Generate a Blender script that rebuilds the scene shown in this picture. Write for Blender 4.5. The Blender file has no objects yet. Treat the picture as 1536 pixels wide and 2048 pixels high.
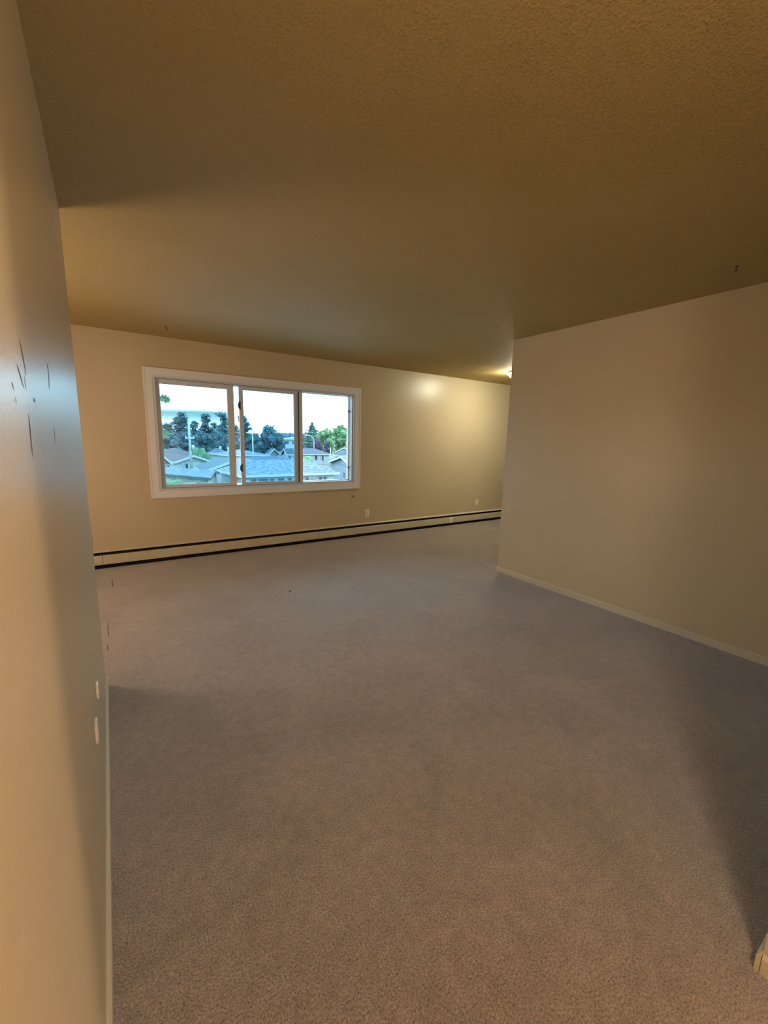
import bpy, bmesh, math, random
from mathutils import Vector, Matrix

random.seed(7)
C = bpy.context.scene.collection
PI = math.pi

# ------------------------------------------------------------------ camera
F_PX, YAW, PITCH, ROLL, CAM_H = 826.44, 0.5898, -0.1713, 0.0234, 1.4071
cy, sy, cp, sp = math.cos(YAW), math.sin(YAW), math.cos(PITCH), math.sin(PITCH)
fw = Vector((sy*cp, cy*cp, sp)); rt0 = Vector((cy, -sy, 0)); up0 = rt0.cross(fw)
rt = math.cos(ROLL)*rt0 + math.sin(ROLL)*up0
up = -math.sin(ROLL)*rt0 + math.cos(ROLL)*up0
cam_data = bpy.data.cameras.new('camera')
cam = bpy.data.objects.new('camera', cam_data); C.objects.link(cam)
M = Matrix((rt, up, -fw)).transposed().to_4x4()
M.translation = Vector((0, 0, CAM_H)); cam.matrix_world = M
cam_data.sensor_fit = 'VERTICAL'; cam_data.sensor_height = 24.0
cam_data.lens = 24.0*F_PX/2048.0
cam_data.clip_start = 0.02; cam_data.clip_end = 2000
bpy.context.scene.camera = cam

# ------------------------------------------------------------------ view / exposure
vs = bpy.context.scene.view_settings
vs.view_transform = 'Standard'; vs.look = 'None'; vs.gamma = 1.0
vs.use_curve_mapping = False; vs.exposure = 0.0

# ------------------------------------------------------------------ world: bright overcast sky with a blue grey cloud bank low down
SKY = 7.6
w = bpy.data.worlds.new('overcast_sky'); bpy.context.scene.world = w; w.use_nodes = True
nt = w.node_tree; nt.nodes.clear()
def N(t, **k):
    n = nt.nodes.new(t)
    for a, b in k.items(): setattr(n, a, b)
    return n
tc = N('ShaderNodeTexCoord'); sx = N('ShaderNodeSeparateXYZ'); nt.links.new(tc.outputs['Generated'], sx.inputs[0])
mp = N('ShaderNodeMapping'); mp.inputs['Scale'].default_value = (2.2, 2.2, 16); nt.links.new(tc.outputs['Generated'], mp.inputs[0])
nz = N('ShaderNodeTexNoise'); nz.inputs['Scale'].default_value = 1.6; nz.inputs['Detail'].default_value = 4; nt.links.new(mp.outputs[0], nz.inputs[0])
ad = N('ShaderNodeMath', operation='MULTIPLY_ADD'); ad.inputs[1].default_value = 0.05; nt.links.new(nz.outputs[0], ad.inputs[0]); nt.links.new(sx.outputs[2], ad.inputs[2])
rp = N('ShaderNodeValToRGB'); nt.links.new(ad.outputs[0], rp.inputs[0])
e = rp.color_ramp.elements
e[0].position = 0.0; e[0].color = (.24, .33, .38, 1)
e[1].position = 1.0; e[1].color = (.76, 1.0, 1.32, 1)
for pos, col in ((.03, (.60, .76, .86, 1)), (.10, (.68, .90, 1.14, 1))):
    x = rp.color_ramp.elements.new(pos); x.color = col
bank = N('ShaderNodeValToRGB'); nt.links.new(ad.outputs[0], bank.inputs[0]); e = bank.color_ramp.elements
e[0].position = .040; e[0].color = (0, 0, 0, 1); e[1].position = .090; e[1].color = (0, 0, 0, 1)
for pos, col in ((.052, .55), (.064, .95), (.076, 1.0), (.084, .6)):
    x = e.new(pos); x.color = (col, col, col, 1)
az = N('ShaderNodeMapRange'); az.inputs['From Min'].default_value = .215; az.inputs['From Max'].default_value = .27; az.inputs['To Min'].default_value = 1; az.inputs['To Max'].default_value = 0
nt.links.new(sx.outputs[0], az.inputs['Value'])
mu = N('ShaderNodeMath', operation='MULTIPLY'); nt.links.new(az.outputs[0], mu.inputs[0]); nt.links.new(bank.outputs[0], mu.inputs[1])
mxw = N('ShaderNodeMix', data_type='RGBA'); nt.links.new(mu.outputs[0], mxw.inputs['Factor']); nt.links.new(rp.outputs[0], mxw.inputs['A']); mxw.inputs['B'].default_value = (.062, .098, .112, 1)
bg = N('ShaderNodeBackground'); bg.inputs[1].default_value = SKY; nt.links.new(mxw.outputs['Result'], bg.inputs[0])
wo = N('ShaderNodeOutputWorld'); nt.links.new(bg.outputs[0], wo.inputs[0])

# ------------------------------------------------------------------ the lamps of the flat that light the room from outside the frame
def lamp(name, loc, power, color, radius):
    l = bpy.data.lights.new(name, 'POINT'); l.energy = power; l.color = color; l.shadow_soft_size = radius
    o = bpy.data.objects.new(name, l); C.objects.link(o); o.location = loc
    return o
lamp('hallway_lamp_light', (.12, -.57, 2.22), 50, (1, .79, .60), .13)
lamp('entry_lamp_light', (2.42, -.53, 2.2), 122, (1, .74, .54), .06)
lamp('dining_lamp_light', (-.95, 3.38, 1.15), 54, (1, .72, .50), .24)

# ------------------------------------------------------------------ room dimensions (metres)
XL, YL = -.1007, 2.6378          # left partition face and its free end
XR, YR = 3.5286, 2.9784          # right partition face and its free end
YF, H = 5.1932, 2.44
BX, BY = 1.3861, .165            # corner of the near hall wall
XW, XE, YB = -4.0, 8.0, -3.0
GROUND = -5.1

# ------------------------------------------------------------------ materials
MATS = {}
def mat(name, color, rough=.6, spec=.5, metallic=0, noise=None, bump=None, emit=None):
    """noise=(scale, second colour, detail, lo, hi); bump=(scale, distance, strength, detail)"""
    if name in MATS: return MATS[name]
    m = bpy.data.materials.new(name); m.use_nodes = True; t = m.node_tree
    b = t.nodes['Principled BSDF']
    b.inputs['Base Color'].default_value = (*color, 1); b.inputs['Roughness'].default_value = rough
    b.inputs['Specular IOR Level'].default_value = spec; b.inputs['Metallic'].default_value = metallic
    tc = t.nodes.new('ShaderNodeTexCoord')
    if noise:
        n = t.nodes.new('ShaderNodeTexNoise'); n.inputs['Scale'].default_value = noise[0]; n.inputs['Detail'].default_value = noise[2]
        t.links.new(tc.outputs['Object'], n.inputs['Vector'])
        r = t.nodes.new('ShaderNodeValToRGB'); r.color_ramp.elements[0].position = noise[3]; r.color_ramp.elements[1].position = noise[4]
        r.color_ramp.elements[0].color = (*noise[1], 1); r.color_ramp.elements[1].color = (*color, 1)
        t.links.new(n.outputs[0], r.inputs[0]); t.links.new(r.outputs[0], b.inputs['Base Color'])
    if bump:
        n = t.nodes.new('ShaderNodeTexNoise'); n.inputs['Scale'].default_value = bump[0]; n.inputs['Detail'].default_value = bump[3]
        t.links.new(tc.outputs['Object'], n.inputs['Vector'])
        u = t.nodes.new('ShaderNodeBump'); u.inputs['Distance'].default_value = bump[1]; u.inputs['Strength'].default_value = bump[2]
        t.links.new(n.outputs[0], u.inputs['Height']); t.links.new(u.outputs[0], b.inputs['Normal'])
    if emit:
        b.inputs['Emission Color'].default_value = (*emit[0], 1); b.inputs['Emission Strength'].default_value = emit[1]
    MATS[name] = m
    return m

WALLC = (.645, .54, .355)
m_wall = mat('beige_wall_paint', WALLC, .34, .5, noise=(1.3, (.61, .508, .332), 3, .3, .7), bump=(140, .0008, .5, 3))
m_base = mat('cream_trim_paint', (.66, .60, .46), .35, .5, bump=(60, .0005, .3, 2))
m_casing = mat('white_window_paint', (.86, .87, .88), .4, .5, bump=(50, .0006, .3, 2))
m_vinyl = mat('grey_vinyl_frame', (.68, .72, .76), .45, .5, bump=(80, .0003, .2, 2))
m_gasket = mat('dark_window_gasket', (.05, .055, .06), .6)
m_heat = mat('cream_enamel', (.70, .63, .47), .35, .5, noise=(9, (.62, .55, .40), 3, .35, .7))
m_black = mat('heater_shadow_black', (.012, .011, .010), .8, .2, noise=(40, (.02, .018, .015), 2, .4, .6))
m_fin = mat('dusty_metal_fins', (.07, .065, .05), .6, .4, metallic=.3, noise=(30, (.03, .028, .02), 3, .3, .7))
m_plate = mat('ivory_plastic', (.88, .88, .82), .35, .5, noise=(20, (.85, .85, .79), 2, .4, .6))
m_white = mat('white_plastic', (.9, .9, .86), .25, .6, noise=(20, (.86, .86, .82), 2, .4, .6))
m_dark = mat('dark_slot', (.03, .025, .02), .7, noise=(30, (.02, .018, .015), 2, .4, .6))
m_scuff = mat('grey_scuff', (.10, .09, .075), .6, .2, noise=(90, (.26, .23, .18), 4, .35, .65))
m_seam = mat('dark_carpet_seam', (.15, .115, .085), .95, .1, noise=(60, (.06, .04, .03), 2, .4, .6))
m_brass = mat('brown_metal', (.14, .08, .035), .4, .5, metallic=.6, noise=(40, (.10, .06, .03), 2, .4, .6))
m_latch = mat('dark_latch_metal', (.06, .065, .07), .5, .5, noise=(40, (.04, .045, .05), 2, .4, .6))
m_globe = mat('lit_frosted_glass', (.9, .9, .85), .4, emit=((1.0, .95, .72), 165))

def m_ceiling():
    m = bpy.data.materials.new('stippled_ceiling'); m.use_nodes = True; t = m.node_tree; b = t.nodes['Principled BSDF']
    b.inputs['Roughness'].default_value = .75; b.inputs['Specular IOR Level'].default_value = .3
    tc = t.nodes.new('ShaderNodeTexCoord')
    v = t.nodes.new('ShaderNodeTexNoise'); v.inputs['Scale'].default_value = 130; v.inputs['Detail'].default_value = 3; v.inputs['Roughness'].default_value = .6
    v2 = t.nodes.new('ShaderNodeTexVoronoi'); v2.inputs['Scale'].default_value = 85
    big = t.nodes.new('ShaderNodeTexNoise'); big.inputs['Scale'].default_value = 1.1; big.inputs['Detail'].default_value = 3
    for n in (v, v2, big): t.links.new(tc.outputs['Object'], n.inputs['Vector'])
    r = t.nodes.new('ShaderNodeValToRGB'); r.color_ramp.elements[0].position = .52; r.color_ramp.elements[1].position = .74
    t.links.new(v.outputs[0], r.inputs[0])
    ad = t.nodes.new('ShaderNodeMath'); ad.operation = 'MULTIPLY_ADD'; ad.inputs[1].default_value = -.5
    t.links.new(v2.outputs['Distance'], ad.inputs[0]); t.links.new(r.outputs[0], ad.inputs[2])
    u = t.nodes.new('ShaderNodeBump'); u.inputs['Distance'].default_value = .003; u.inputs['Strength'].default_value = .85
    t.links.new(ad.outputs[0], u.inputs['Height']); t.links.new(u.outputs[0], b.inputs['Normal'])
    c = t.nodes.new('ShaderNodeValToRGB'); c.color_ramp.elements[0].position = .35; c.color_ramp.elements[1].position = .65
    c.color_ramp.elements[0].color = (.485, .36, .140, 1); c.color_ramp.elements[1].color = (.52, .39, .160, 1)
    t.links.new(big.outputs[0], c.inputs[0]); t.links.new(c.outputs[0], b.inputs['Base Color'])
    return m

def m_carpet():
    m = bpy.data.materials.new('taupe_cut_pile_carpet'); m.use_nodes = True; t = m.node_tree; b = t.nodes['Principled BSDF']
    b.inputs['Roughness'].default_value = .95; b.inputs['Specular IOR Level'].default_value = .1
    b.inputs['Sheen Weight'].default_value = .7; b.inputs['Sheen Roughness'].default_value = .5
    tc = t.nodes.new('ShaderNodeTexCoord')
    n1 = t.nodes.new('ShaderNodeTexNoise'); n1.inputs['Scale'].default_value = 185; n1.inputs['Detail'].default_value = 4; n1.inputs['Roughness'].default_value = .65; n1.inputs['Distortion'].default_value = .3
    n2 = t.nodes.new('ShaderNodeTexNoise'); n2.inputs['Scale'].default_value = 2.2; n2.inputs['Detail'].default_value = 5; n2.inputs['Roughness'].default_value = .6; n2.inputs['Distortion'].default_value = .8
    n3 = t.nodes.new('ShaderNodeTexNoise'); n3.inputs['Scale'].default_value = 22; n3.inputs['Detail'].default_value = 3
    for n in (n1, n2, n3): t.links.new(tc.outputs['Object'], n.inputs['Vector'])
    r1 = t.nodes.new('ShaderNodeValToRGB'); r1.color_ramp.elements[0].position = .32; r1.color_ramp.elements[1].position = .68
    r1.color_ramp.elements[0].color = (.125, .097, .082, 1); r1.color_ramp.elements[1].color = (.585, .48, .415, 1)
    r2 = t.nodes.new('ShaderNodeValToRGB'); r2.color_ramp.elements[0].position = .3; r2.color_ramp.elements[1].position = .7
    r2.color_ramp.elements[0].color = (.78, .77, .76, 1); r2.color_ramp.elements[1].color = (1.08, 1.08, 1.08, 1)
    r3 = t.nodes.new('ShaderNodeValToRGB'); r3.color_ramp.elements[0].position = .3; r3.color_ramp.elements[1].position = .7
    r3.color_ramp.elements[0].color = (.86, .86, .86, 1); r3.color_ramp.elements[1].color = (1.12, 1.12, 1.12, 1)
    t.links.new(n1.outputs[0], r1.inputs[0]); t.links.new(n2.outputs[0], r2.inputs[0]); t.links.new(n3.outputs[0], r3.inputs[0])
    prev = r1.outputs[0]
    for r in (r2, r3):
        mx = t.nodes.new('ShaderNodeMix'); mx.data_type = 'RGBA'; mx.blend_type = 'MULTIPLY'; mx.inputs['Factor'].default_value = 1
        t.links.new(prev, mx.inputs['A']); t.links.new(r.outputs[0], mx.inputs['B']); prev = mx.outputs['Result']
    t.links.new(prev, b.inputs['Base Color'])
    u = t.nodes.new('ShaderNodeBump'); u.inputs['Distance'].default_value = .008; u.inputs['Strength'].default_value = .8
    t.links.new(n1.outputs[0], u.inputs['Height']); t.links.new(u.outputs[0], b.inputs['Normal'])
    return m

def m_glass(name, tint):
    m = bpy.data.materials.new(name); m.use_nodes = True; t = m.node_tree; t.nodes.clear()
    tr = t.nodes.new('ShaderNodeBsdfTransparent'); tr.inputs[0].default_value = (*tint, 1)
    gl = t.nodes.new('ShaderNodeBsdfGlossy'); gl.inputs['Roughness'].default_value = .03
    fr = t.nodes.new('ShaderNodeFresnel'); fr.inputs[0].default_value = 1.45
    mx = t.nodes.new('ShaderNodeMixShader'); o = t.nodes.new('ShaderNodeOutputMaterial')
    t.links.new(fr.outputs[0], mx.inputs[0]); t.links.new(tr.outputs[0], mx.inputs[1]); t.links.new(gl.outputs[0], mx.inputs[2]); t.links.new(mx.outputs[0], o.inputs[0])
    return m
g_clear = m_glass('clear_pane', (.90, .97, .97)); g_left = m_glass('pale_blue_pane', (.80, .95, .98)); g_mid = m_glass('blue_tinted_pane', (.70, .90, .97))

# ------------------------------------------------------------------ helpers
def bx(bm, x0, x1, y0, y1, z0, z1, mi=0):
    v = [bm.verts.new(p) for p in ((x0,y0,z0),(x1,y0,z0),(x1,y1,z0),(x0,y1,z0),(x0,y0,z1),(x1,y0,z1),(x1,y1,z1),(x0,y1,z1))]
    for f in ((0,3,2,1),(4,5,6,7),(0,1,5,4),(1,2,6,5),(2,3,7,6),(3,0,4,7)):
        bm.faces.new([v[i] for i in f]).material_index = mi
def poly(bm, pts, mi=0):
    f = bm.faces.new([bm.verts.new(p) for p in pts]); f.material_index = mi; return f
def prism(bm, prof, axis, a, b, mi=0):
    """extrude a closed 2D profile along x ('x': prof=(y,z)) or y ('y': prof=(x,z)) from a to b"""
    def P(q, t): return (t, q[0], q[1]) if axis == 'x' else (q[0], t, q[1])
    A = [bm.verts.new(P(q, a)) for q in prof]; B = [bm.verts.new(P(q, b)) for q in prof]
    n = len(prof)
    for i in range(n): bm.faces.new((A[i], A[(i+1)%n], B[(i+1)%n], B[i])).material_index = mi
    bm.faces.new(A).material_index = mi; bm.faces.new(B[::-1]).material_index = mi
def tube(bm, pts, r0, r1=None, seg=10, mi=0):
    r1 = r0 if r1 is None else r1; rings = []; n = len(pts)
    for i, p in enumerate(pts):
        p = Vector(p); d = (Vector(pts[min(i+1, n-1)]) - Vector(pts[max(i-1, 0)])).normalized()
        a = d.cross(Vector((0, 0, 1)) if abs(d.z) < .9 else Vector((1, 0, 0))).normalized(); b = d.cross(a)
        r = r0 + (r1-r0)*i/max(1, n-1)
        rings.append([bm.verts.new(p + r*(math.cos(2*PI*k/seg)*a + math.sin(2*PI*k/seg)*b)) for k in range(seg)])
    for i in range(n-1):
        for k in range(seg):
            f = bm.faces.new((rings[i][k], rings[i][(k+1)%seg], rings[i+1][(k+1)%seg], rings[i+1][k])); f.smooth = True; f.material_index = mi
    bm.faces.new(rings[0]); bm.faces.new(rings[-1][::-1])
def lathe(bm, prof, cx, cy, seg=32):
    """prof=(r,z) list turned about a vertical axis"""
    rings = [[bm.verts.new((cx+r*math.cos(2*PI*k/seg), cy+r*math.sin(2*PI*k/seg), z)) for k in range(seg)] for r, z in prof]
    for i in range(len(prof)-1):
        for k in range(seg):
            f = bm.faces.new((rings[i][k], rings[i][(k+1)%seg], rings[i+1][(k+1)%seg], rings[i+1][k])); f.smooth = True
    bm.faces.new(rings[0]); bm.faces.new(rings[-1])
def ball(bm, c, rx, ry, rz, seg=8, ring=6):
    R = []
    for i in range(1, ring):
        a = PI*i/ring
        R.append([bm.verts.new((c[0]+rx*math.sin(a)*math.cos(2*PI*k/seg), c[1]+ry*math.sin(a)*math.sin(2*PI*k/seg), c[2]+rz*math.cos(a))) for k in range(seg)])
    t = bm.verts.new((c[0], c[1], c[2]+rz)); b = bm.verts.new((c[0], c[1], c[2]-rz))
    for k in range(seg):
        bm.faces.new((t, R[0][k], R[0][(k+1)%seg])); bm.faces.new((b, R[-1][(k+1)%seg], R[-1][k]))
        for i in range(len(R)-1): bm.faces.new((R[i][k], R[i+1][k], R[i+1][(k+1)%seg], R[i][(k+1)%seg]))
def obj(name, bm, mats, parent=None, bevel=0, local=True):
    if not isinstance(mats, (list, tuple)): mats = [mats]
    bmesh.ops.recalc_face_normals(bm, faces=bm.faces)
    me = bpy.data.meshes.new(name); bm.to_mesh(me); bm.free()
    for m in mats: me.materials.append(m)
    o = bpy.data.objects.new(name, me); C.objects.link(o)
    if parent: o.parent = parent
    if bevel:
        b = o.modifiers.new('bevel', 'BEVEL'); b.width = bevel; b.segments = 2; b.limit_method = 'ANGLE'; b.angle_limit = .6
    return o
def B(): return bmesh.new()
def struct(o): o['kind'] = 'structure'; return o
def tag(o, label, cat, group=None):
    o['label'] = label; o['category'] = cat
    if group: o['group'] = group
    return o
def thing(name, label, cat, loc=(0,0,0), rz=0, group=None):
    o = bpy.data.objects.new(name, None); C.objects.link(o); o.location = loc; o.rotation_euler = (0,0,rz); o.empty_display_size = .1
    return tag(o, label, cat, group)

# ================================================================== ROOM SHELL
# ---- floor with its carpet seams
bm = B(); bx(bm, XW-.1, XE+.1, YB-.1, YF+.2, -.15, 0)
def strip(bm, pts, w, axis, off, mi):
    """thin tapered mark along a polyline: floor (axis z) or left wall (axis x)"""
    n = len(pts); L = []; Rr = []
    for i, q in enumerate(pts):
        a = Vector(pts[min(i+1, n-1)]); b = Vector(pts[max(i-1, 0)]); d = (a-b).normalized(); nn = Vector((-d.y, d.x))
        ww = w*(.35 + .65*math.sin(PI*(i+.5)/n))
        for s, lst in ((1, L), (-1, Rr)):
            p = Vector(q) + s*ww*nn
            lst.append(bm.verts.new((p.x, p.y, off) if axis == 'z' else (off, p.x, p.y)))
    for i in range(n-1):
        bm.faces.new((L[i], L[i+1], Rr[i+1], Rr[i])).material_index = mi
def wiggle(pts, n, amp):
    out = []
    for i in range(n+1):
        t = i/n*(len(pts)-1); k = min(int(t), len(pts)-2); f = t-k
        a, b = Vector(pts[k]), Vector(pts[k+1]); out.append(tuple(a.lerp(b, f) + Vector((random.uniform(-amp, amp), random.uniform(-amp, amp)))))
    return out
SEAMS = [[(-0.051, 4.717), (-0.046, 4.439)], [(-0.092, 3.614), (-0.085, 3.307)], [(-0.094, 3.187), (-0.092, 3.083)], [(3.537, 3.305), (3.538, 3.104)]]
for s, wd in zip(SEAMS, (.003, .0022, .0022, .004)): strip(bm, wiggle(s, 8, .003), wd, 'z', .0012, 1)
struct(obj('floor', bm, [m_carpet(), m_seam]))
# ---- ceiling
bm = B(); bx(bm, XW-.1, XE+.1, YB-.1, YF+.2, H, H+.2); struct(obj('ceiling', bm, m_ceiling()))
# ---- far wall with the window opening
WX0, WX1, WZ0, WZ1 = .460, 2.935, .797, 2.034
bm = B()
xs = (XW-.1, WX0, WX1, XE+.1); zs = (0, WZ0, WZ1, H)
for i in range(3):
    for k in range(3):
        if not (i == 1 and k == 1): bx(bm, xs[i], xs[i+1], YF, YF+.2, zs[k], zs[k+1])
bmesh.ops.remove_doubles(bm, verts=bm.verts, dist=1e-5)
struct(obj('wall_far', bm, m_wall))
# ---- left partition with scuffs
bm = B(); bx(bm, XL-.115, XL, YB, YL, 0, H)
SCUFFS = [[(0.883, 1.548), (0.899, 1.532), (0.906, 1.516), (0.914, 1.499)], [(0.829, 1.505), (0.85, 1.492), (0.869, 1.475)], [(1.271, 1.567), (1.292, 1.547), (1.261, 1.507)], [(0.891, 1.497), (0.893, 1.474)], [(0.888, 1.434), (0.884, 1.411), (0.875, 1.367)], [(1.268, 1.422), (1.276, 1.408), (1.262, 1.384)], [(0.767, 1.473), (0.776, 1.465)], [(0.78, 1.454), (0.783, 1.448)], [(0.971, 1.465), (0.98, 1.461)]]
for s, wd in zip(SCUFFS, (.0022, .0016, .0026, .0014, .0026, .003, .0014, .0012, .0022)):
    strip(bm, wiggle(s, 9, .0012), wd*1.5, 'x', XL+.0006, 1)
struct(obj('wall_left', bm, [m_wall, m_scuff]))
# ---- right partition, near hall wall and outer walls
bm = B(); bx(bm, XR, XR+.115, YB, YR, 0, H); struct(obj('wall_right', bm, m_wall))
bm = B(); bx(bm, BX, XR, BY-.115, BY, 0, H); struct(obj('wall_hall', bm, m_wall))
bm = B(); bx(bm, XW-.1, XE+.1, YB-.1, YB, 0, H); struct(obj('wall_back', bm, m_wall))
bm = B(); bx(bm, XW-.1, XW, YB, YF, 0, H); struct(obj('wall_west', bm, m_wall))
bm = B(); bx(bm, XE, XE+.1, YB, YF, 0, H); struct(obj('wall_east', bm, m_wall))
# ---- baseboards: low boards with an eased top
BH, BT = .056, .011
def board_prof(s, face): return [(face, 0), (face+s*BT, 0), (face+s*BT, BH-.008), (face+s*.004, BH), (face, BH)]
bm = B(); prism(bm, board_prof(1, XL), 'y', YB, YL+.002); struct(obj('baseboard_left', bm, m_base))
bm = B(); prism(bm, board_prof(-1, XR), 'y', BY+.012, YR+.011); struct(obj('baseboard_right', bm, m_base))
bm = B(); prism(bm, board_prof(1, YR), 'x', XR+.003, XR+.115); struct(obj('baseboard_right_end', bm, m_base))
bm = B(); prism(bm, board_prof(1, BY), 'x', BX-.011, XR-.011); struct(obj('baseboard_hall', bm, m_base))
bm = B(); prism(bm, board_prof(-1, BX), 'y', BY-.115, BY-.0015); struct(obj('baseboard_hall_end', bm, m_base))

# ================================================================== WINDOW
win = struct(bpy.data.objects.new('window_1', None)); C.objects.link(win)
win.location = (0, 0, 0)
def ring(bm, x0, x1, z0, z1, wl, wr, wb, wt, y0, y1, mi=0):
    """mitred rectangular frame"""
    o = [(x0,z0),(x1,z0),(x1,z1),(x0,z1)]; i = [(x0+wl,z0+wb),(x1-wr,z0+wb),(x1-wr,z1-wt),(x0+wl,z1-wt)]
    V = {}
    for nm, pts in (('o', o), ('i', i)):
        for k, (x, z) in enumerate(pts):
            V[nm, k, 0] = bm.verts.new((x, y0, z)); V[nm, k, 1] = bm.verts.new((x, y1, z))
    for k in range(4):
        j = (k+1) % 4
        for q in ((('o',k,0),('o',j,0),('i',j,0),('i',k,0)), (('o',k,1),('i',k,1),('i',j,1),('o',j,1)), (('o',k,0),('o',k,1),('o',j,1),('o',j,0)), (('i',k,0),('i',j,0),('i',j,1),('i',k,1))):
            bm.faces.new([V[a] for a in q]).material_index = mi
# casing: flat boards with a raised outer bead
bm = B(); ring(bm, .382, 3.023, .722, 2.108, .078, .088, .075, .074, YF-.016, YF-.0002)
ring(bm, .374, 3.031, .714, 2.116, .016, .016, .016, .016, YF-.022, YF-.0002)
obj('casing', bm, m_casing, win, .002)
bm = B(); ring(bm, WX0, WX1, WZ0, WZ1, .026, .014, .022, .020, YF-.010, YF+.16)
ring(bm, WX0+.002, WX1-.002, WZ0+.002, WZ1-.002, .036, .022, .030, .026, YF+.02, YF+.16)
obj('outer_frame', bm, m_vinyl, win, .0015)
bm = B(); ring(bm, WX0+.0262, WX1-.0142, WZ0+.0222, WZ1-.0202, .003, .003, .003, .003, YF+.008, YF+.012)
obj('gasket', bm, m_gasket, win)
# left sliding sash (inner track)
def sash(x0, x1, z0, z1, wl, wr, wb, wt, y, glass, gname):
    bm = B(); ring(bm, x0, x1, z0, z1, wl, wr, wb, wt, y, y+.030)
    ring(bm, x0+wl-.008, x1-wr+.008, z0+wb-.008, z1-wt+.008, .008, .008, .008, .008, y+.008, y+.024)
    s = obj('sash', bm, m_vinyl, win, .0015)
    bm = B(); bx(bm, x0+wl-.004, x1-wr+.004, y+.014, y+.018, z0+wb-.004, z1-wt+.004)
    obj('glass', bm, glass, s); return s
sash(.492, 1.312, .826, 2.010, .040, .074, .030, .050, YF+.045, g_left, 'left')
s2 = sash(1.372, 2.118, .826, 2.010, .050, .050, .028, .044, YF+.045, g_mid, 'mid')
# outer fixed lights: bars and panes
bm = B(); bx(bm, 2.122, 2.180, YF+.040, YF+.150, .820, 2.013); obj('mullion', bm, m_vinyl, win, .002)
bm = B(); bx(bm, 2.119, 2.128, YF+.030, YF+.042, .828, 2.008); obj('mullion_seal', bm, m_gasket, win)
bm = B(); bx(bm, 2.182, 2.910, YF+.125, YF+.131, .826, 2.010); obj('glass', bm, g_clear, win)
bm = B(); bx(bm, .496, 2.120, YF+.125, YF+.131, .826, 2.010); obj('glass', bm, g_clear, win)
bm = B(); ring(bm, .494, 2.121, .822, 2.012, .012, .012, .010, .010, YF+.115, YF+.150); obj('outer_bar', bm, m_vinyl, win, .001)
bm = B(); ring(bm, 2.181, 2.911, .822, 2.012, .010, .010, .016, .012, YF+.105, YF+.150); obj('outer_bar', bm, m_vinyl, win, .001)
def latch(parent, x, z, s):
    bm = B(); prism(bm, [(x, z-.045), (x+s*.012, z-.03), (x+s*.017, z), (x+s*.010, z+.028), (x, z+.04)], 'y', YF+.034, YF+.050)
    bx(bm, min(x, x-s*.016), max(x, x-s*.016), YF+.036, YF+.045, z-.05, z+.045)
    return obj('latch', bm, m_latch, parent, .001)
latch(s2, 1.371, 1.786, -1); latch(s2, 1.371, 1.035, -1)
def stay(x, z):
    bm = B(); bx(bm, x-.014, x, YF+.085, YF+.105, z-.010, z+.010); bx(bm, x-.02, x-.012, YF+.08, YF+.1, z-.006, z+.014)
    return obj('latch', bm, m_latch, win, .001)
stay(2.905, 1.80); stay(2.905, 1.01)

# ================================================================== BASEBOARD HEATER
t = thing('baseboard_heater', 'long low cream baseboard heater running under the window along the far wall', 'heater', (2.5, YF, 0))
def rel(bm): bmesh.ops.translate(bm, verts=bm.verts, vec=(-2.5, -YF, 0)); return bm
HX0, HX1 = -1.9, 6.9
bm = B(); bx(bm, HX0, HX1, YF-.006, YF-.0005, .012, .186); obj('back_plate', rel(bm), m_black, t)
bm = B(); prism(bm, [(YF-.0005,.190),(YF-.006,.192),(YF-.034,.178),(YF-.036,.172),(YF-.033,.171),(YF-.006,.184),(YF-.0005,.184)], 'x', HX0, HX1)
obj('top_lip', rel(bm), m_heat, t)
bm = B(); prism(bm, [(YF-.010,.148),(YF-.036,.132),(YF-.037,.129),(YF-.011,.145)], 'x', HX0+.1, HX1-.1); obj('damper', rel(bm), m_fin, t)
bm = B()
for z in (.06, .105): bx(bm, HX0+.1, HX1-.1, YF-.048, YF-.014, z-.018, z+.018)
obj('fin_element', rel(bm), m_black, t)
bm = B(); bx(bm, HX0+.02, HX1-.02, YF-.050, YF-.006, .0015, .010); obj('bottom_tray', rel(bm), m_black, t)
FP = [(YF-.052,.143),(YF-.058,.145),(YF-.0615,.140),(YF-.062,.055),(YF-.059,.043),(YF-.054,.041),(YF-.054,.045),(YF-.058,.055),(YF-.0575,.139)]
for a, b in ((-1.85, -.124), (-.120, 2.352), (2.356, 4.775), (4.850, 6.9)):
    bm = B(); prism(bm, FP, 'x', a, b); obj('front_panel', rel(bm), m_heat, t)
bm = B(); prism(bm, [(y-.0025 if y < YF-.053 else y, z) for y, z in FP], 'x', 4.780, 4.848); obj('splice_plate', rel(bm), m_plate, t)
bm = B(); bx(bm, 2.3535, 2.3545, YF-.060, YF-.050, .04, .148); obj('panel_joint', rel(bm), m_black, t)
bm = B(); prism(bm, [(YF-.0005,.002),(YF-.0005,.192),(YF-.034,.178),(YF-.062,.150),(YF-.062,.004)], 'x', HX1, HX1+.03); obj('end_cap', rel(bm), m_heat, t)

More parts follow.
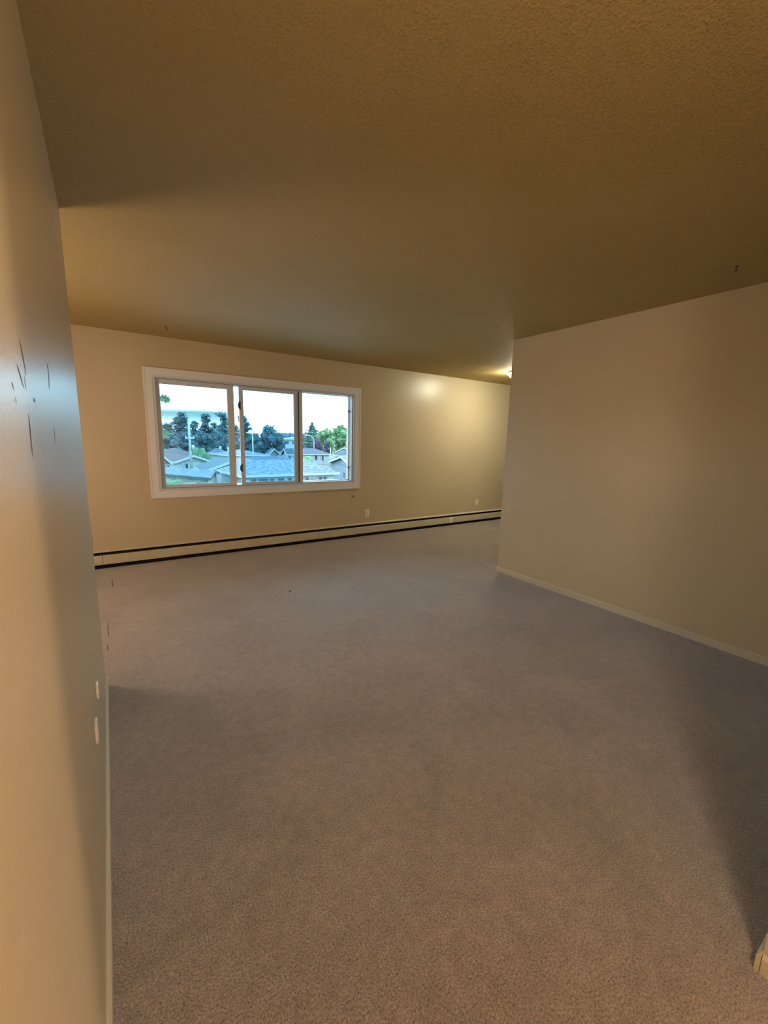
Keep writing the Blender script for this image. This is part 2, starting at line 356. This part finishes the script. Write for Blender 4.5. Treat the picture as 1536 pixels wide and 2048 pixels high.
# ================================================================== OUTLETS, JACKS, PLATES
def outlet(name, label, loc, rz, duplex=True, w=.072, h=.115, group=None):
    """built on a wall facing local -y"""
    t = thing(name, label, 'outlet', loc, rz, group)
    bm = B(); bx(bm, -w/2, w/2, -.0065, -.0003, -h/2, h/2); obj('cover_plate', bm, m_plate, t, .003)
    for z in (.0205, -.0205):
        bm = B(); n = 20
        pts = [(.0165*max(-.9, min(.9, math.cos(2*PI*k/n))), .0145*max(-.86, min(.86, math.sin(2*PI*k/n)))) for k in range(n)]
        prism(bm, [(x, z+q) for x, q in pts], 'y', -.0095, -.006); r = obj('receptacle', bm, m_plate, t)
        bm = B(); bx(bm, -.0075, -.0050, -.0102, -.0094, z-.001, z+.008); bx(bm, .0050, .0075, -.0102, -.0094, z-.001, z+.006); bx(bm, -.0025, .0025, -.0102, -.0094, z-.010, z-.005)
        obj('slots', bm, m_dark, r)
    bm = B(); lathe(bm, [(.0028, 0), (.0028, .001)], 0, 0, 10)
    bmesh.ops.rotate(bm, verts=bm.verts, matrix=Matrix.Rotation(PI/2, 3, 'X')); bmesh.ops.translate(bm, verts=bm.verts, vec=(0, -.0065, 0))
    obj('screw', bm, m_fin, t); return t
outlet('wall_outlet', 'ivory duplex outlet on the shaded right wall near its free corner', (XR, 2.634, .335), PI/2*1)
outlet('wall_outlet', 'ivory duplex outlet above the heater just right of the window', (3.170, YF, .331), 0)
outlet('wall_outlet', 'ivory duplex outlet at the right end of the far wall, close above the heater', (5.472, YF, .347), 0)
# painted-over jack with an open hole
t = thing('phone_jack', 'small painted wall jack with a dark hole under the window corner', 'jack', (2.928, YF, .590))
bm = B(); ring(bm, -.034, .034, -.055, .055, .026, .022, .050, .044, -.006, -.0003); obj('cover_plate', bm, m_wall, t, .002)
bm = B(); bx(bm, -.008, .012, -.0075, -.0006, -.006, .010); obj('opening', bm, m_dark, t)
bm = B(); tube(bm, [(-.008, -.003, -.004), (-.012, -.014, -.008), (-.014, -.016, -.016), (-.010, -.012, -.022)], .0014); obj('wire', bm, m_dark, t)
bm = B(); bx(bm, -.012, .012, -.009, -.006, .024, .030); obj('clip', bm, m_fin, t)
# small white covers on the left wall
def left_plate(label, y, z, w, h):
    t = thing('wall_cover', label, 'wall plate', (XL, y, z), 0)
    bm = B(); bx(bm, .0003, .0085, -w/2, w/2, -h/2, h/2); obj('cover_plate', bm, m_white, t, .002)
    bm = B(); bx(bm, .0085, .0092, -w/4, w/4, -h/5, h/5); obj('jack_face', bm, m_white, t)
left_plate('small white wall cover low on the left wall, the farther one', 1.750, .466, .045, .050)
left_plate('small white wall cover low on the left wall, the nearer one', 1.520, .449, .055, .062)
# switch box seen edge-on just past the left wall's end
t = thing('light_switch', 'beige switch plate on the free end of the left wall', 'switch', (XL-.035, YL, .86))
bm = B(); bx(bm, -.030, .038, .0003, .007, -.045, .045); obj('cover_plate', bm, m_wall, t, .002)
bm = B(); bx(bm, -.001, .009, .007, .016, -.010, .010); obj('toggle', bm, m_plate, t, .001)

# ================================================================== CEILING THINGS
def hook(label, x, y, rz):
    t = thing('ceiling_hook', label, 'hook', (x, y, H), rz)
    bm = B(); lathe(bm, [(.009, -.0002), (.009, -.003), (.004, -.006)], 0, 0, 12); obj('base', bm, m_brass, t)
    bm = B(); pts = [(0, 0, -.004), (0, 0, -.016)] + [(.011-.011*math.cos(a), 0, -.016-.012*math.sin(a)) for a in [PI*k/8*1.15 for k in range(1, 9)]]
    tube(bm, pts, .0024, seg=8); obj('hook_arm', bm, m_brass, t)
hook('small brown swag hook in the ceiling near the right wall', 3.095, 1.04, .6)
hook('small brown swag hook in the ceiling above the window', .562, 4.70, 0)
LX, LY = 5.08, 4.17
t = thing('ceiling_lamp', 'lit round ceiling lamp peeking out behind the right wall corner', 'ceiling lamp', (LX, LY, H))
bm = B(); lathe(bm, [(.138, -.0003), (.138, -.016), (.131, -.022), (.10, -.022)], 0, 0, 40); obj('base', bm, m_white, t)
bm = B(); lathe(bm, [(.128, -.0222)] + [(.128*math.cos(a), -.024-.085*math.sin(a)) for a in [PI/2*k/10 for k in range(0, 10)]] + [(.004, -.109)], 0, 0, 40)
obj('lamp_shade', bm, m_globe, t)

# a crumb of lint on the carpet
bm = B(); ball(bm, (0, 0, .003), .012, .005, .003); o = tag(obj('carpet_lint', bm, m_dark), 'tiny dark crumb lying on the open carpet below the window', 'debris'); o.location = (1.326, 3.525, 0)

# ================================================================== OUTSIDE
def ray(u, v): return (u-768)/F_PX*rt - (v-1024)/F_PX*up + fw
CAMP = Vector((0, 0, CAM_H))
def at_z(u, v, z): d = ray(u, v); return CAMP + d*((z-CAM_H)/d.z)
def at_y(u, v, y): d = ray(u, v); return CAMP + d*(y/d.y)
m_ground = mat('neighbourhood_ground', (.065, .09, .05), .9, noise=(.15, (.09, .095, .09), 4, .42, .55))
bm = B(); bx(bm, -150, 400, YF+2, 480, GROUND-1, GROUND); tag(obj('ground', bm, m_ground), '', ''); g = bpy.data.objects['ground']; del g['label']; del g['category']; g['kind'] = 'structure'

EXT = .36
def X(c): return tuple(k*EXT for k in c)
m_bounce = mat('pale_bounce_surface', (.42, .45, .48), .85, noise=(.8, (.36, .39, .42), 4, .4, .6))
bm = B(); bx(bm, -30, 40, YF+2.2, 29, GROUND, GROUND+.03); struct(obj('unseen_bounce_slab', bm, m_bounce))  # unseen pale slab below the window, added to bounce daylight up onto the ceiling
def roof_mat(name, c, sc=2.5):
    c = X(c)
    return mat(name, c, .85, .2, noise=(sc, tuple(k*.55 for k in c), 6, .38, .62), bump=(6, .05, .6, 3))
R_blue = roof_mat('blue_grey_shingles', (.22, .31, .38)); R_mid = roof_mat('mid_blue_shingles', (.14, .215, .275)); R_slate = roof_mat('slate_shingles', (.12, .17, .24)); R_brown = roof_mat('brown_shingles', (.17, .13, .15)); R_pale = roof_mat('pale_blue_shingles', (.28, .37, .49))
S_white = mat('white_siding', X((.78, .84, .84)), .7, .3, noise=(3, X((.56, .62, .63)), 2, .4, .6)); S_blue = mat('pale_blue_siding', X((.38, .50, .57)), .7, .3, noise=(3, X((.34, .45, .52)), 2, .4, .6)); S_cream = mat('cream_siding', X((.80, .80, .68)), .7, .3, noise=(3, X((.5, .5, .42)), 2, .4, .6))
S_trim = mat('white_fascia', X((.75, .80, .80)), .6, .3, noise=(3, X((.70, .75, .75)), 2, .4, .6)); S_glass = mat('dark_house_glass', X((.08, .12, .16)), .2, .6, noise=(1, X((.05, .08, .11)), 2, .4, .6)); S_darktrim = mat('dark_fascia', X((.07, .10, .13)), .6, noise=(3, X((.05, .08, .1)), 2, .4, .6))
S_teal = mat('teal_door_paint', X((.30, .52, .60)), .6, noise=(3, X((.27, .48, .56)), 2, .4, .6))

def house(label, A, Bp, ze, depth, ridge_px, roof, rmat, smat, tmat=None, wins=(), door=None, over=.45, name='house', chimney=None, base=GROUND, hip=None, skew=0, sq=False):
    tmat = tmat or S_trim
    a = at_z(*A, ze); b = at_z(*Bp, ze)
    if sq: r = ray(*A); a = Vector((r.x/r.y*b.y, b.y, ze))
    ax = Vector((b.x-a.x, b.y-a.y, 0)); W = ax.length; ang = math.atan2(ax.y, ax.x)
    t = thing(name, label, 'house', (a.x, a.y, base), ang)
    dirx = ax.normalized(); diry = Vector((-dirx.y, dirx.x, 0))
    d = ray(*ridge_px)
    # distance along the view ray to the ridge's vertical plane
    off = 0 if roof == 'gable_front' else depth/2
    P0 = Vector((a.x, a.y, 0)) + diry*off
    s = (P0-Vector((0, 0, 0))).dot(diry)/d.dot(diry)
    zr = CAM_H + d.z*s; he = ze-base; hr = max(zr-base, he+.4)
    bm = B(); bx(bm, over, W-over, over, depth-over, -.3, he+.05)
    if roof == 'gable_front': prism(bm, [(over, he), (W-over, he), (W/2, hr-.25)], 'y', over, depth-over)
    elif roof == 'gable_side': prism(bm, [(over, he), (depth-over, he), (depth/2, hr-.25)], 'x', over, W-over)
    obj('wall', bm, smat, t)
    th = .16; bm = B()
    if roof == 'gable_front':
        prism(bm, [(0, he), (W/2, hr), (W, he), (W, he-th), (W/2, hr-th*1.2), (0, he-th)], 'y', .03, depth)
    elif roof == 'gable_side':
        prism(bm, [(0, he), (depth/2, hr), (depth, he), (depth, he-th), (depth/2, hr-th*1.2), (0, he-th)], 'x', 0, W)
    else:
        h = hip or min(depth/2, W/2-.3)
        e4 = [(0,0,he),(W,0,he),(W,depth,he),(0,depth,he)]; r2 = [(h,depth/2,hr),(W-h,depth/2,hr)]
        poly(bm, [e4[0], e4[1], r2[1], r2[0]]); poly(bm, [e4[1], e4[2], r2[1]]); poly(bm, [e4[2], e4[3], r2[0], r2[1]]); poly(bm, [e4[3], e4[0], r2[0]]); poly(bm, e4[::-1])
        bmesh.ops.remove_doubles(bm, verts=bm.verts, dist=1e-4)
    obj('roof', bm, rmat, t)
    bm = B(); fh = .22
    if roof == 'gable_front':
        for x0, x1, y0, y1 in ((0, W/2, he, hr), (W/2, W, hr, he)):
            prism(bm, [(x0, y0+.03), (x1, y1+.03), (x1, y1-.26), (x0, y0-.26)], 'y', -.05, .03)
        bx(bm, -.06, 0, .03, depth, he-fh, he); bx(bm, W, W+.06, .03, depth, he-fh, he)
    else:
        bx(bm, -.06, W+.06, -.08, 0, he-fh, he+.02)
        if roof == 'gable_side':
            for x in (-.06, W):
                for y0, y1, z0, z1 in ((0, depth/2, he, hr), (depth/2, depth, hr, he)):
                    prism(bm, [(y0, z0+.02), (y1, z1+.02), (y1, z1-.24), (y0, z0-.24)], 'x', x, x+.06)
        else:
            bx(bm, -.06, 0, 0, depth, he-fh, he+.02); bx(bm, W, W+.06, 0, depth, he-fh, he+.02)
    obj('fascia', bm, tmat, t)
    for (x0, x1, z0, z1) in wins:      # fractions of the front's width, metres below the eave
        X0, X1, Z0, Z1 = x0*W, x1*W, he-z1, he-z0
        bm = B(); bx(bm, X0-.07, X1+.07, over-.05, over+.02, Z0-.07, Z1+.07); f = obj('window', bm, S_trim, t)
        bm = B(); bx(bm, X0, X1, over-.07, over-.045, Z0, Z1); obj('pane', bm, S_glass, f)
    if door:
        bm = B(); bx(bm, door[0]*W, door[1]*W, over-.06, over+.02, 0, 2.1); obj('door', bm, door[2], t)
    if chimney:
        bm = B(); bx(bm, chimney*W, chimney*W+.5, depth/2+.1, depth/2+.6, hr-.5, hr+.5); obj('chimney', bm, S_trim, t)
    if skew:
        for o in t.children:
            if o.name.split('.')[0] in ('wall', 'roof', 'fascia'):
                for v in o.data.vertices: v.co.x -= skew*v.co.y
    return t

house('pale shingled hip-roofed bungalow filling the foot of the middle and right panes', (481, 951.5), (678, 945), -2.4, 8.5, (560, 919), 'hip', R_pale, S_white, hip=2.1,
      wins=((.11,.155,.45,1.6),(.17,.26,.45,1.6),(.28,.32,.45,1.6),(.36,.42,.45,1.3),(.46,.50,.45,1.5),(.645,.675,.45,1.5),(.79,.825,.45,1.35),(.84,.875,.45,1.35)), door=(.71, .76, S_teal))
house('pale blue gabled house at the lower right of the right pane', (656.5, 923), (716, 943), -2.2, 9, (674, 911), 'gable_front', R_blue, S_blue, wins=((.50,.55,.9,1.7),))
house('slate-roofed bungalow behind the pale bungalow in the right pane', (589, 908.5), (663, 908), -2.4, 10, (625, 896.5), 'hip', R_slate, S_white, hip=2.0, wins=((.56,.62,.4,1.5),(.75,.80,.4,1.7),), chimney=.35)
house('low gabled house with pale roof under the green tree', (664, 906.5), (712, 907.5), -2.4, 8, (687, 895), 'gable_front', R_pale, S_white)
house('dark-roofed house below the white street pole', (671, 911), (730, 912), -2.3, 9, (700, 900), 'hip', R_slate, S_blue)
house('white gable end poking up in the middle pane', (538, 908), (560, 908), -2.25, 2.4, (550, 897), 'gable_front', R_slate, S_blue)
house('blue-roofed house beside the small white gable in the middle pane', (573, 909), (592, 909), -2.2, 3.5, (580, 897), 'gable_side', R_slate, S_white, wins=((.3,.5,.4,1.4),))
house('dark low roof just behind the pale bungalow in the middle pane', (515, 921), (600, 920), -2.6, 9, (560, 911), 'hip', R_slate, S_blue)
house('white bungalow with blue hip roof at left of the middle pane', (455, 910.5), (541, 910), -2.4, 10, (500, 899), 'hip', R_blue, S_white, wins=((.50,.54,.5,1.0),(.73,.78,.3,1.8),(.81,.83,.3,1.8)), chimney=.22)
house('white-fronted house with a wide brown gable roof in the left pane', (350, 924), (424, 922.5), -2.4, 12, (392, 910.5), 'gable_front', R_brown, S_white, wins=((.30,.36,.3,1.5),))
house('long brown-roofed house behind the wide gable in the left pane', (310, 910), (402, 910), -2.5, 12, (360, 896), 'hip', R_brown, S_white)
house('half-seen white gabled house at the left edge of the left pane', (296, 926), (345, 927), -2.1, 6, (322, 905), 'gable_front', R_brown, S_blue, sq=True, wins=((.80,.86,.2,1.2),))
house('low grey-roofed cream garage nearest to the left pane corner', (318, 947), (421, 956), -2.4, 5.0, (375, 937), 'gable_side', R_blue, S_cream, skew=.9, tmat=S_darktrim, wins=((.68,.95,.6,1.6),))
house('pale blue gabled garage with a white door beside the grey-roofed one', (408, 943), (520, 941), -2.85, 9, (461, 921.5), 'gable_front', R_mid, S_blue, door=(.22, .31, S_trim))
house('blue hip-roofed house far behind the garages in the left pane', (412, 906), (450, 906.5), -2.4, 8, (440, 896.5), 'hip', R_slate, S_white, chimney=.6)

# far white building on the rise
hb = GROUND+2
P = at_y(562, 888, 250); t = thing('apartment_building', 'white low building on the rise far behind the middle pane', 'building', (P.x, P.y, hb), -.25)
bm = B(); bx(bm, 0, 26, 0, 14, -3, 3.6); obj('wall', bm, S_white, t)
bm = B(); prism(bm, [(-1, 3.6), (13, 6.2), (27, 3.6)], 'y', -1, 15); obj('roof', bm, S_trim, t)
for k in range(5):
    bm = B(); bx(bm, 2+k*4.8, 4.6+k*4.8, -.08, .02, 1.0, 2.6); obj('window', bm, S_glass, t)
P = at_y(596, 893, 200); t = thing('distant_house', 'pale distant house beside the conifer at left of the right pane', 'house', (P.x, P.y, GROUND+1), -.2)
bm = B(); bx(bm, 0, 10, 0, 9, -2, 3.2); obj('wall', bm, S_white, t)
bm = B(); prism(bm, [(-.5, 3.2), (5, 5.2), (10.5, 3.2)], 'y', -.5, 9.5); obj('roof', bm, R_pale, t)

# ---------------------------------------------------------------- trees
def leafm(name, c):
    c = tuple(k*.75 for k in c); return mat(name, c, .8, .2, noise=(.9, tuple(k*.55 for k in c), 3, .35, .65))
L_pine = leafm('dark_pine_foliage', (.065, .13, .15)); L_blue = leafm('blue_green_foliage', (.085, .155, .175)); L_green = leafm('bright_green_foliage', (.18, .33, .15)); L_mid = leafm('mid_green_foliage', (.11, .22, .12)); L_plum = leafm('plum_foliage', (.105, .10, .125)); L_spruce = leafm('spruce_foliage', (.07, .17, .13))
m_bark = mat('bark', (.10, .085, .07), .9, noise=(4, (.06, .05, .04), 3, .4, .6))
def cards(bm, c, r, n, s):
    for _ in range(n):
        d = Vector((random.gauss(0, 1), random.gauss(0, 1), random.gauss(0, 1))).normalized()*random.uniform(.55, 1.05)
        p = Vector((c[0]+d.x*r[0], c[1]+d.y*r[1], c[2]+d.z*r[2]))
        a = Vector((random.gauss(0, 1), random.gauss(0, 1), random.gauss(0, .6))).normalized(); b = a.cross(Vector((random.gauss(0, 1), random.gauss(0, 1), random.gauss(0, 1)))).normalized()
        k = s*random.uniform(.6, 1.3)
        poly(bm, [p-a*k, p-b*k*.6, p+a*k, p+b*k*.6])
def tree(name, label, u, vtop, y, halfw_px, leaf, kind, vbase=None, group=None, base=GROUND):
    top = at_y(u, vtop, y); s = (top-CAMP).length/F_PX/1.1; hw = halfw_px*s*1.0
    Ht = top.z-base; t = thing(name, label, 'tree' if 'tree' in name or 'pine' in name or 'spruce' in name else 'shrub', (top.x, top.y, base), random.uniform(0, 6), group)
    bm = B()
    if kind == 'round':
        z0 = Ht*.12; cs = []
        for _ in range(26):
            a = random.uniform(0, 2*PI); zz = random.uniform(.0, 1.0); rr = hw*.70*math.sqrt(max(.04, 1-(zz*1.75-.75)**2))*random.uniform(.35, 1)
            cs.append((rr*math.cos(a), rr*math.sin(a), z0+(Ht-z0)*(.15+.72*zz)))
        cs.append((0, 0, Ht*.86)); cs.append((0, 0, Ht*.55))
        for c in cs:
            r = hw*random.uniform(.30, .46); ball(bm, c, r*.72, r*.72, r*.7, 7, 5); cards(bm, c, (r*1.05, r*1.05, r*1.05), 150, hw*.075)
    elif kind == 'pine':
        tiers = 13
        for i in range(tiers):
            f = i/(tiers-1); z = Ht*(.18+.78*f); rad = hw*(1.0-.5*f)*random.uniform(.6, 1.15) if f < .85 else hw*.38
            for _ in range(5 if f < .7 else 3):
                a = random.uniform(0, 2*PI); q = rad*random.uniform(.1, .8); c = (q*math.cos(a), q*math.sin(a), z+random.uniform(-.3, .3))
                r = hw*random.uniform(.18, .34); ball(bm, c, r*.7, r*.7, r*.4, 6, 5); cards(bm, c, (r*1.2, r*1.2, r*.9), 55, hw*.07)
        cards(bm, (0, 0, Ht*.97), (hw*.2, hw*.2, Ht*.04), 30, hw*.06)
    elif kind == 'cone':
        for i in range(14):
            f = i/13; z = Ht*(.08+.88*f); rad = hw*min(1.0, (1-f)*1.7)*random.uniform(.8, 1.05)+hw*.05
            ball(bm, (0, 0, z), rad*.7, rad*.7, Ht*.06, 9, 5); cards(bm, (0, 0, z), (rad*1.05, rad*1.05, Ht*.05), 90, hw*.08)
    elif kind == 'bush':
        for _ in range(9):
            c = (random.uniform(-.7, .7)*hw, random.uniform(-.5, .5)*hw, Ht*random.uniform(.45, .72)); r = hw*.34
            rz = Ht-c[2]; ball(bm, c, r, r, rz*.85, 8, 6); cards(bm, c, (r*1.1, r*1.1, rz), 80, hw*.05)
        ball(bm, (0, 0, Ht*.4), hw*.8, hw*.6, Ht*.4, 10, 6)
    obj('crown', bm, leaf, t)
    bm = B(); tube(bm, [(0, 0, -.2), (.05*hw, 0, Ht*.4), (0, .03*hw, Ht*.88)], max(.08, Ht*.018), max(.03, Ht*.006), 8); obj('trunk', bm, m_bark, t)
    return t
PG = 'dark pines across the houses'
pines = [(334, 848, 140, 20, 'dark pine at the left edge of the left pane'), (352, 835, 150, 17, 'dark pine with a split top left of the utility pole'), (364, 827, 160, 18, 'tallest dark pine just left of the utility pole'),
         (389, 843, 143, 14, 'short dark pine just right of the utility pole'), (410, 829, 152, 17, 'dark pine with a rounded top in the middle of the pane'), (428, 847, 162, 13, 'low dark pine between two taller round-topped ones'),
         (446, 828, 146, 20, 'tall dark pine beside the right stile of the left pane'), (468, 850, 156, 16, 'dark pine seen through the narrow gap'), (487, 832, 140, 20, 'blue-green pine at the left of the middle pane')]
for u, v, y, hw, lb in pines: tree('pine_tree', lb, u, v, y, hw*1.25, L_pine, 'pine', group=PG)
lows = [(340, 866, 120, 27, 'blue-green tree mass under the pines at the far left'), (372, 862, 129, 25, 'blue-green tree mass behind the utility pole'), (403, 864, 120, 27, 'blue-green tree mass under the round-topped pine'), (436, 866, 130, 27, 'blue-green tree mass by the right end of the left pane'), (462, 868, 121, 23, 'blue-green tree mass behind the wide stile')]
for u, v, y, hw, lb in lows: tree('leafy_tree', lb, u, v, y, hw, L_blue, 'round', group='low trees under the pines')
tree('leafy_tree', 'big round blue-green tree in the middle pane', 538, 853, 118, 30, L_blue, 'round')
tree('leafy_tree', 'smaller blue-green tree right of the big round one', 560, 862, 128, 13, L_blue, 'round')
tree('leafy_tree', 'blue-green tree behind the curved street lamp in the middle pane', 508, 866, 114, 20, L_blue, 'round')
tree('spruce_tree', 'pointed spruce left of the bright green tree in the right pane', 624, 845, 134, 29, L_spruce, 'cone')
tree('leafy_tree', 'left of the two bright green trees in the right pane, beside the spruce', 652, 854, 118, 23, L_green, 'round')
tree('leafy_tree', 'right of the two bright green trees, directly behind the white pole', 683, 850, 128, 26, L_green, 'round')
tree('leafy_tree', 'dark green tree at the right edge of the right pane', 708, 856, 132, 17, L_spruce, 'round')
tree('plum_tree', 'dark plum-leaved tree before the spruce', 632, 875, 115, 15, L_plum, 'round')
tree('plum_tree', 'low dark plum-leaved tree left of the bright green crown', 655, 880, 110.5, 11, L_plum, 'round')
tree('garden_shrub', 'rounded green garden shrub behind the wide brown gable', 398, 892, 84, 14, L_mid, 'bush')
tree('garden_shrub', 'lower green garden shrub right of the brown gable', 412, 902, 78, 12, L_mid, 'bush')
tree('garden_shrub', 'bright yellow-green shrub above the pale bungalow roof', 615, 909.5, 62, 15, L_green, 'bush')
tree('garden_shrub', 'low green hedge on the blue-roofed house corner in the middle pane', 512, 896, 130, 14, L_mid, 'bush')
tree('garden_shrub', 'leafy hedge at the bottom left corner of the left pane', 354, 955.5, 33, 27, L_mid, 'bush')
tree('distant_tree', 'dark hazy tree far behind the round tree in the middle pane', 585, 864, 310, 34, L_blue, 'bush')
tree('leafy_tree', 'far hazy tree at left of the spruce', 603, 868, 180, 14, L_blue, 'round')

# near tree whose leafy branch tips reach into the left pane
t = thing('garden_tree', 'near tree with leafy branch tips entering at the left edge of the left pane', 'tree', (.62, 14.5, GROUND))
bm = B(); tube(bm, [(-.6, 0, -.2), (-.62, 0, 3.5), (-.7, .1, 6.4), (-.8, 0, 9.4)], .16, .05, 10); obj('trunk', bm, m_bark, t)
bm = B(); cards(bm, (-1.3, 0, 8.0), (1.5, 1.2, 1.6), 700, .12); obj('crown', bm, L_mid, t)
bm = B()
for (u, v) in ((322, 797), (320, 868)):
    tip = at_y(u+11, v+2, 14.5) - Vector((.62, 14.5, GROUND)); root = at_y(u-12, v-4, 14.5) - Vector((.62, 14.5, GROUND))
    tube(bm, [tuple(Vector((-.75, 0, root.z-.3))), tuple(root), tuple(tip)], .02, .004, 6)
    for k in range(70):
        f = random.uniform(.35, 1); p = root.lerp(tip, f); d = Vector((random.uniform(.2, 1), random.uniform(-.5, .5), random.uniform(-.9, .6))).normalized()*random.uniform(.10, .22); n = d.cross(Vector((0, 1, .2))).normalized()*.02
        poly(bm, [p, p+d*.5+n, p+d, p+d*.5-n])
obj('branch', bm, L_mid, t)

# ---------------------------------------------------------------- poles and street lamps
m_pole = mat('weathered_pole', (.20, .23, .21), .8, noise=(2, (.15, .17, .16), 3, .4, .6)); m_steel = mat('pale_steel', (.30, .34, .34), .5, noise=(2, (.27, .30, .30), 2, .4, .6))
P = at_y(382, 925, 60); top = at_y(376, 838, 60)
t = thing('utility_pole', 'tall wooden utility pole standing before the pines in the left pane', 'pole', (P.x, P.y, GROUND))
hT = top.z-GROUND
bm = B(); tube(bm, [(0, 0, -.2), (0, 0, hT)], .20, .13, 12); obj('pole', bm, m_pole, t)
for v, wd in ((876, .55),):
    z = at_y(380, v, 60).z-GROUND; bm = B(); bx(bm, -wd, wd, -.2, -.08, z-.08, z+.08); obj('crossarm', bm, m_steel, t)
    for x in (-wd*.85, wd*.85):
        bm = B(); lathe(bm, [(.05, z+.08), (.08, z+.13), (.05, z+.2), (.07, z+.25)], x, -.14, 10); obj('insulator', bm, m_steel, t)
z = at_y(378, 892, 60).z-GROUND; bm = B(); lathe(bm, [(.18, z-.5), (.18, z+.1), (.14, z+.15)], .36, 0, 12); obj('transformer', bm, m_steel, t)
z = at_y(376, 857, 60).z-GROUND; bm = B(); tube(bm, [(0, 0, z), (-.35, 0, z+.08), (-.6, 0, z+.12)], .05, .03, 8); obj('bracket', bm, m_steel, t)
def street_lamp(label, u, vb, vt, y, reach):
    P = at_y(u, vb, y); T = at_y(u, vt, y); h = T.z-GROUND
    t = thing('street_lamp', label, 'street lamp', (P.x, P.y, GROUND)); R = abs(reach); s = 1 if reach > 0 else -1
    bm = B(); tube(bm, [(0, 0, -.2), (0, 0, h-R*.8)], .12, .09, 10); obj('pole', bm, m_steel, t)
    bm = B(); tube(bm, [(s*R*(1-math.cos(a)), 0, h-R*.8+R*.8*math.sin(a)) for a in [PI/2*k/8 for k in range(9)]], .11, .08, 8); obj('arm', bm, m_steel, t)
    bm = B(); ball(bm, (s*(R+.3), 0, h), .42, .16, .11, 12, 8); obj('lamp_head', bm, m_steel, t)
street_lamp('curved-arm pale street lamp in the middle pane', 506, 900, 866, 88, -.7)
street_lamp('curved-arm pale street lamp before the spruce in the right pane', 628, 900, 871, 110.5, -1.9)
P = at_y(694, 912, 78); top = at_y(691, 857, 78)
t = thing('street_pole', 'slim white pole standing before the bright green tree', 'pole', (P.x, P.y, GROUND))
bm = B(); tube(bm, [(0, 0, -.2), (0, 0, top.z-GROUND)], .13, .10, 10); obj('pole', bm, m_steel, t)
bm = B(); lathe(bm, [(.12, top.z-GROUND), (.13, top.z-GROUND+.1), (.02, top.z-GROUND+.18)], 0, 0, 10); obj('cap', bm, m_steel, t)
P = at_y(661, 906, 90); top = at_y(661, 895, 90)
t = thing('vent_pipe', 'short white pipe rising beside the slate-roofed bungalow', 'pipe', (P.x, P.y, GROUND))
bm = B(); tube(bm, [(0, 0, -.2), (0, 0, top.z-GROUND)], .12, .10, 8); obj('pole', bm, m_steel, t)
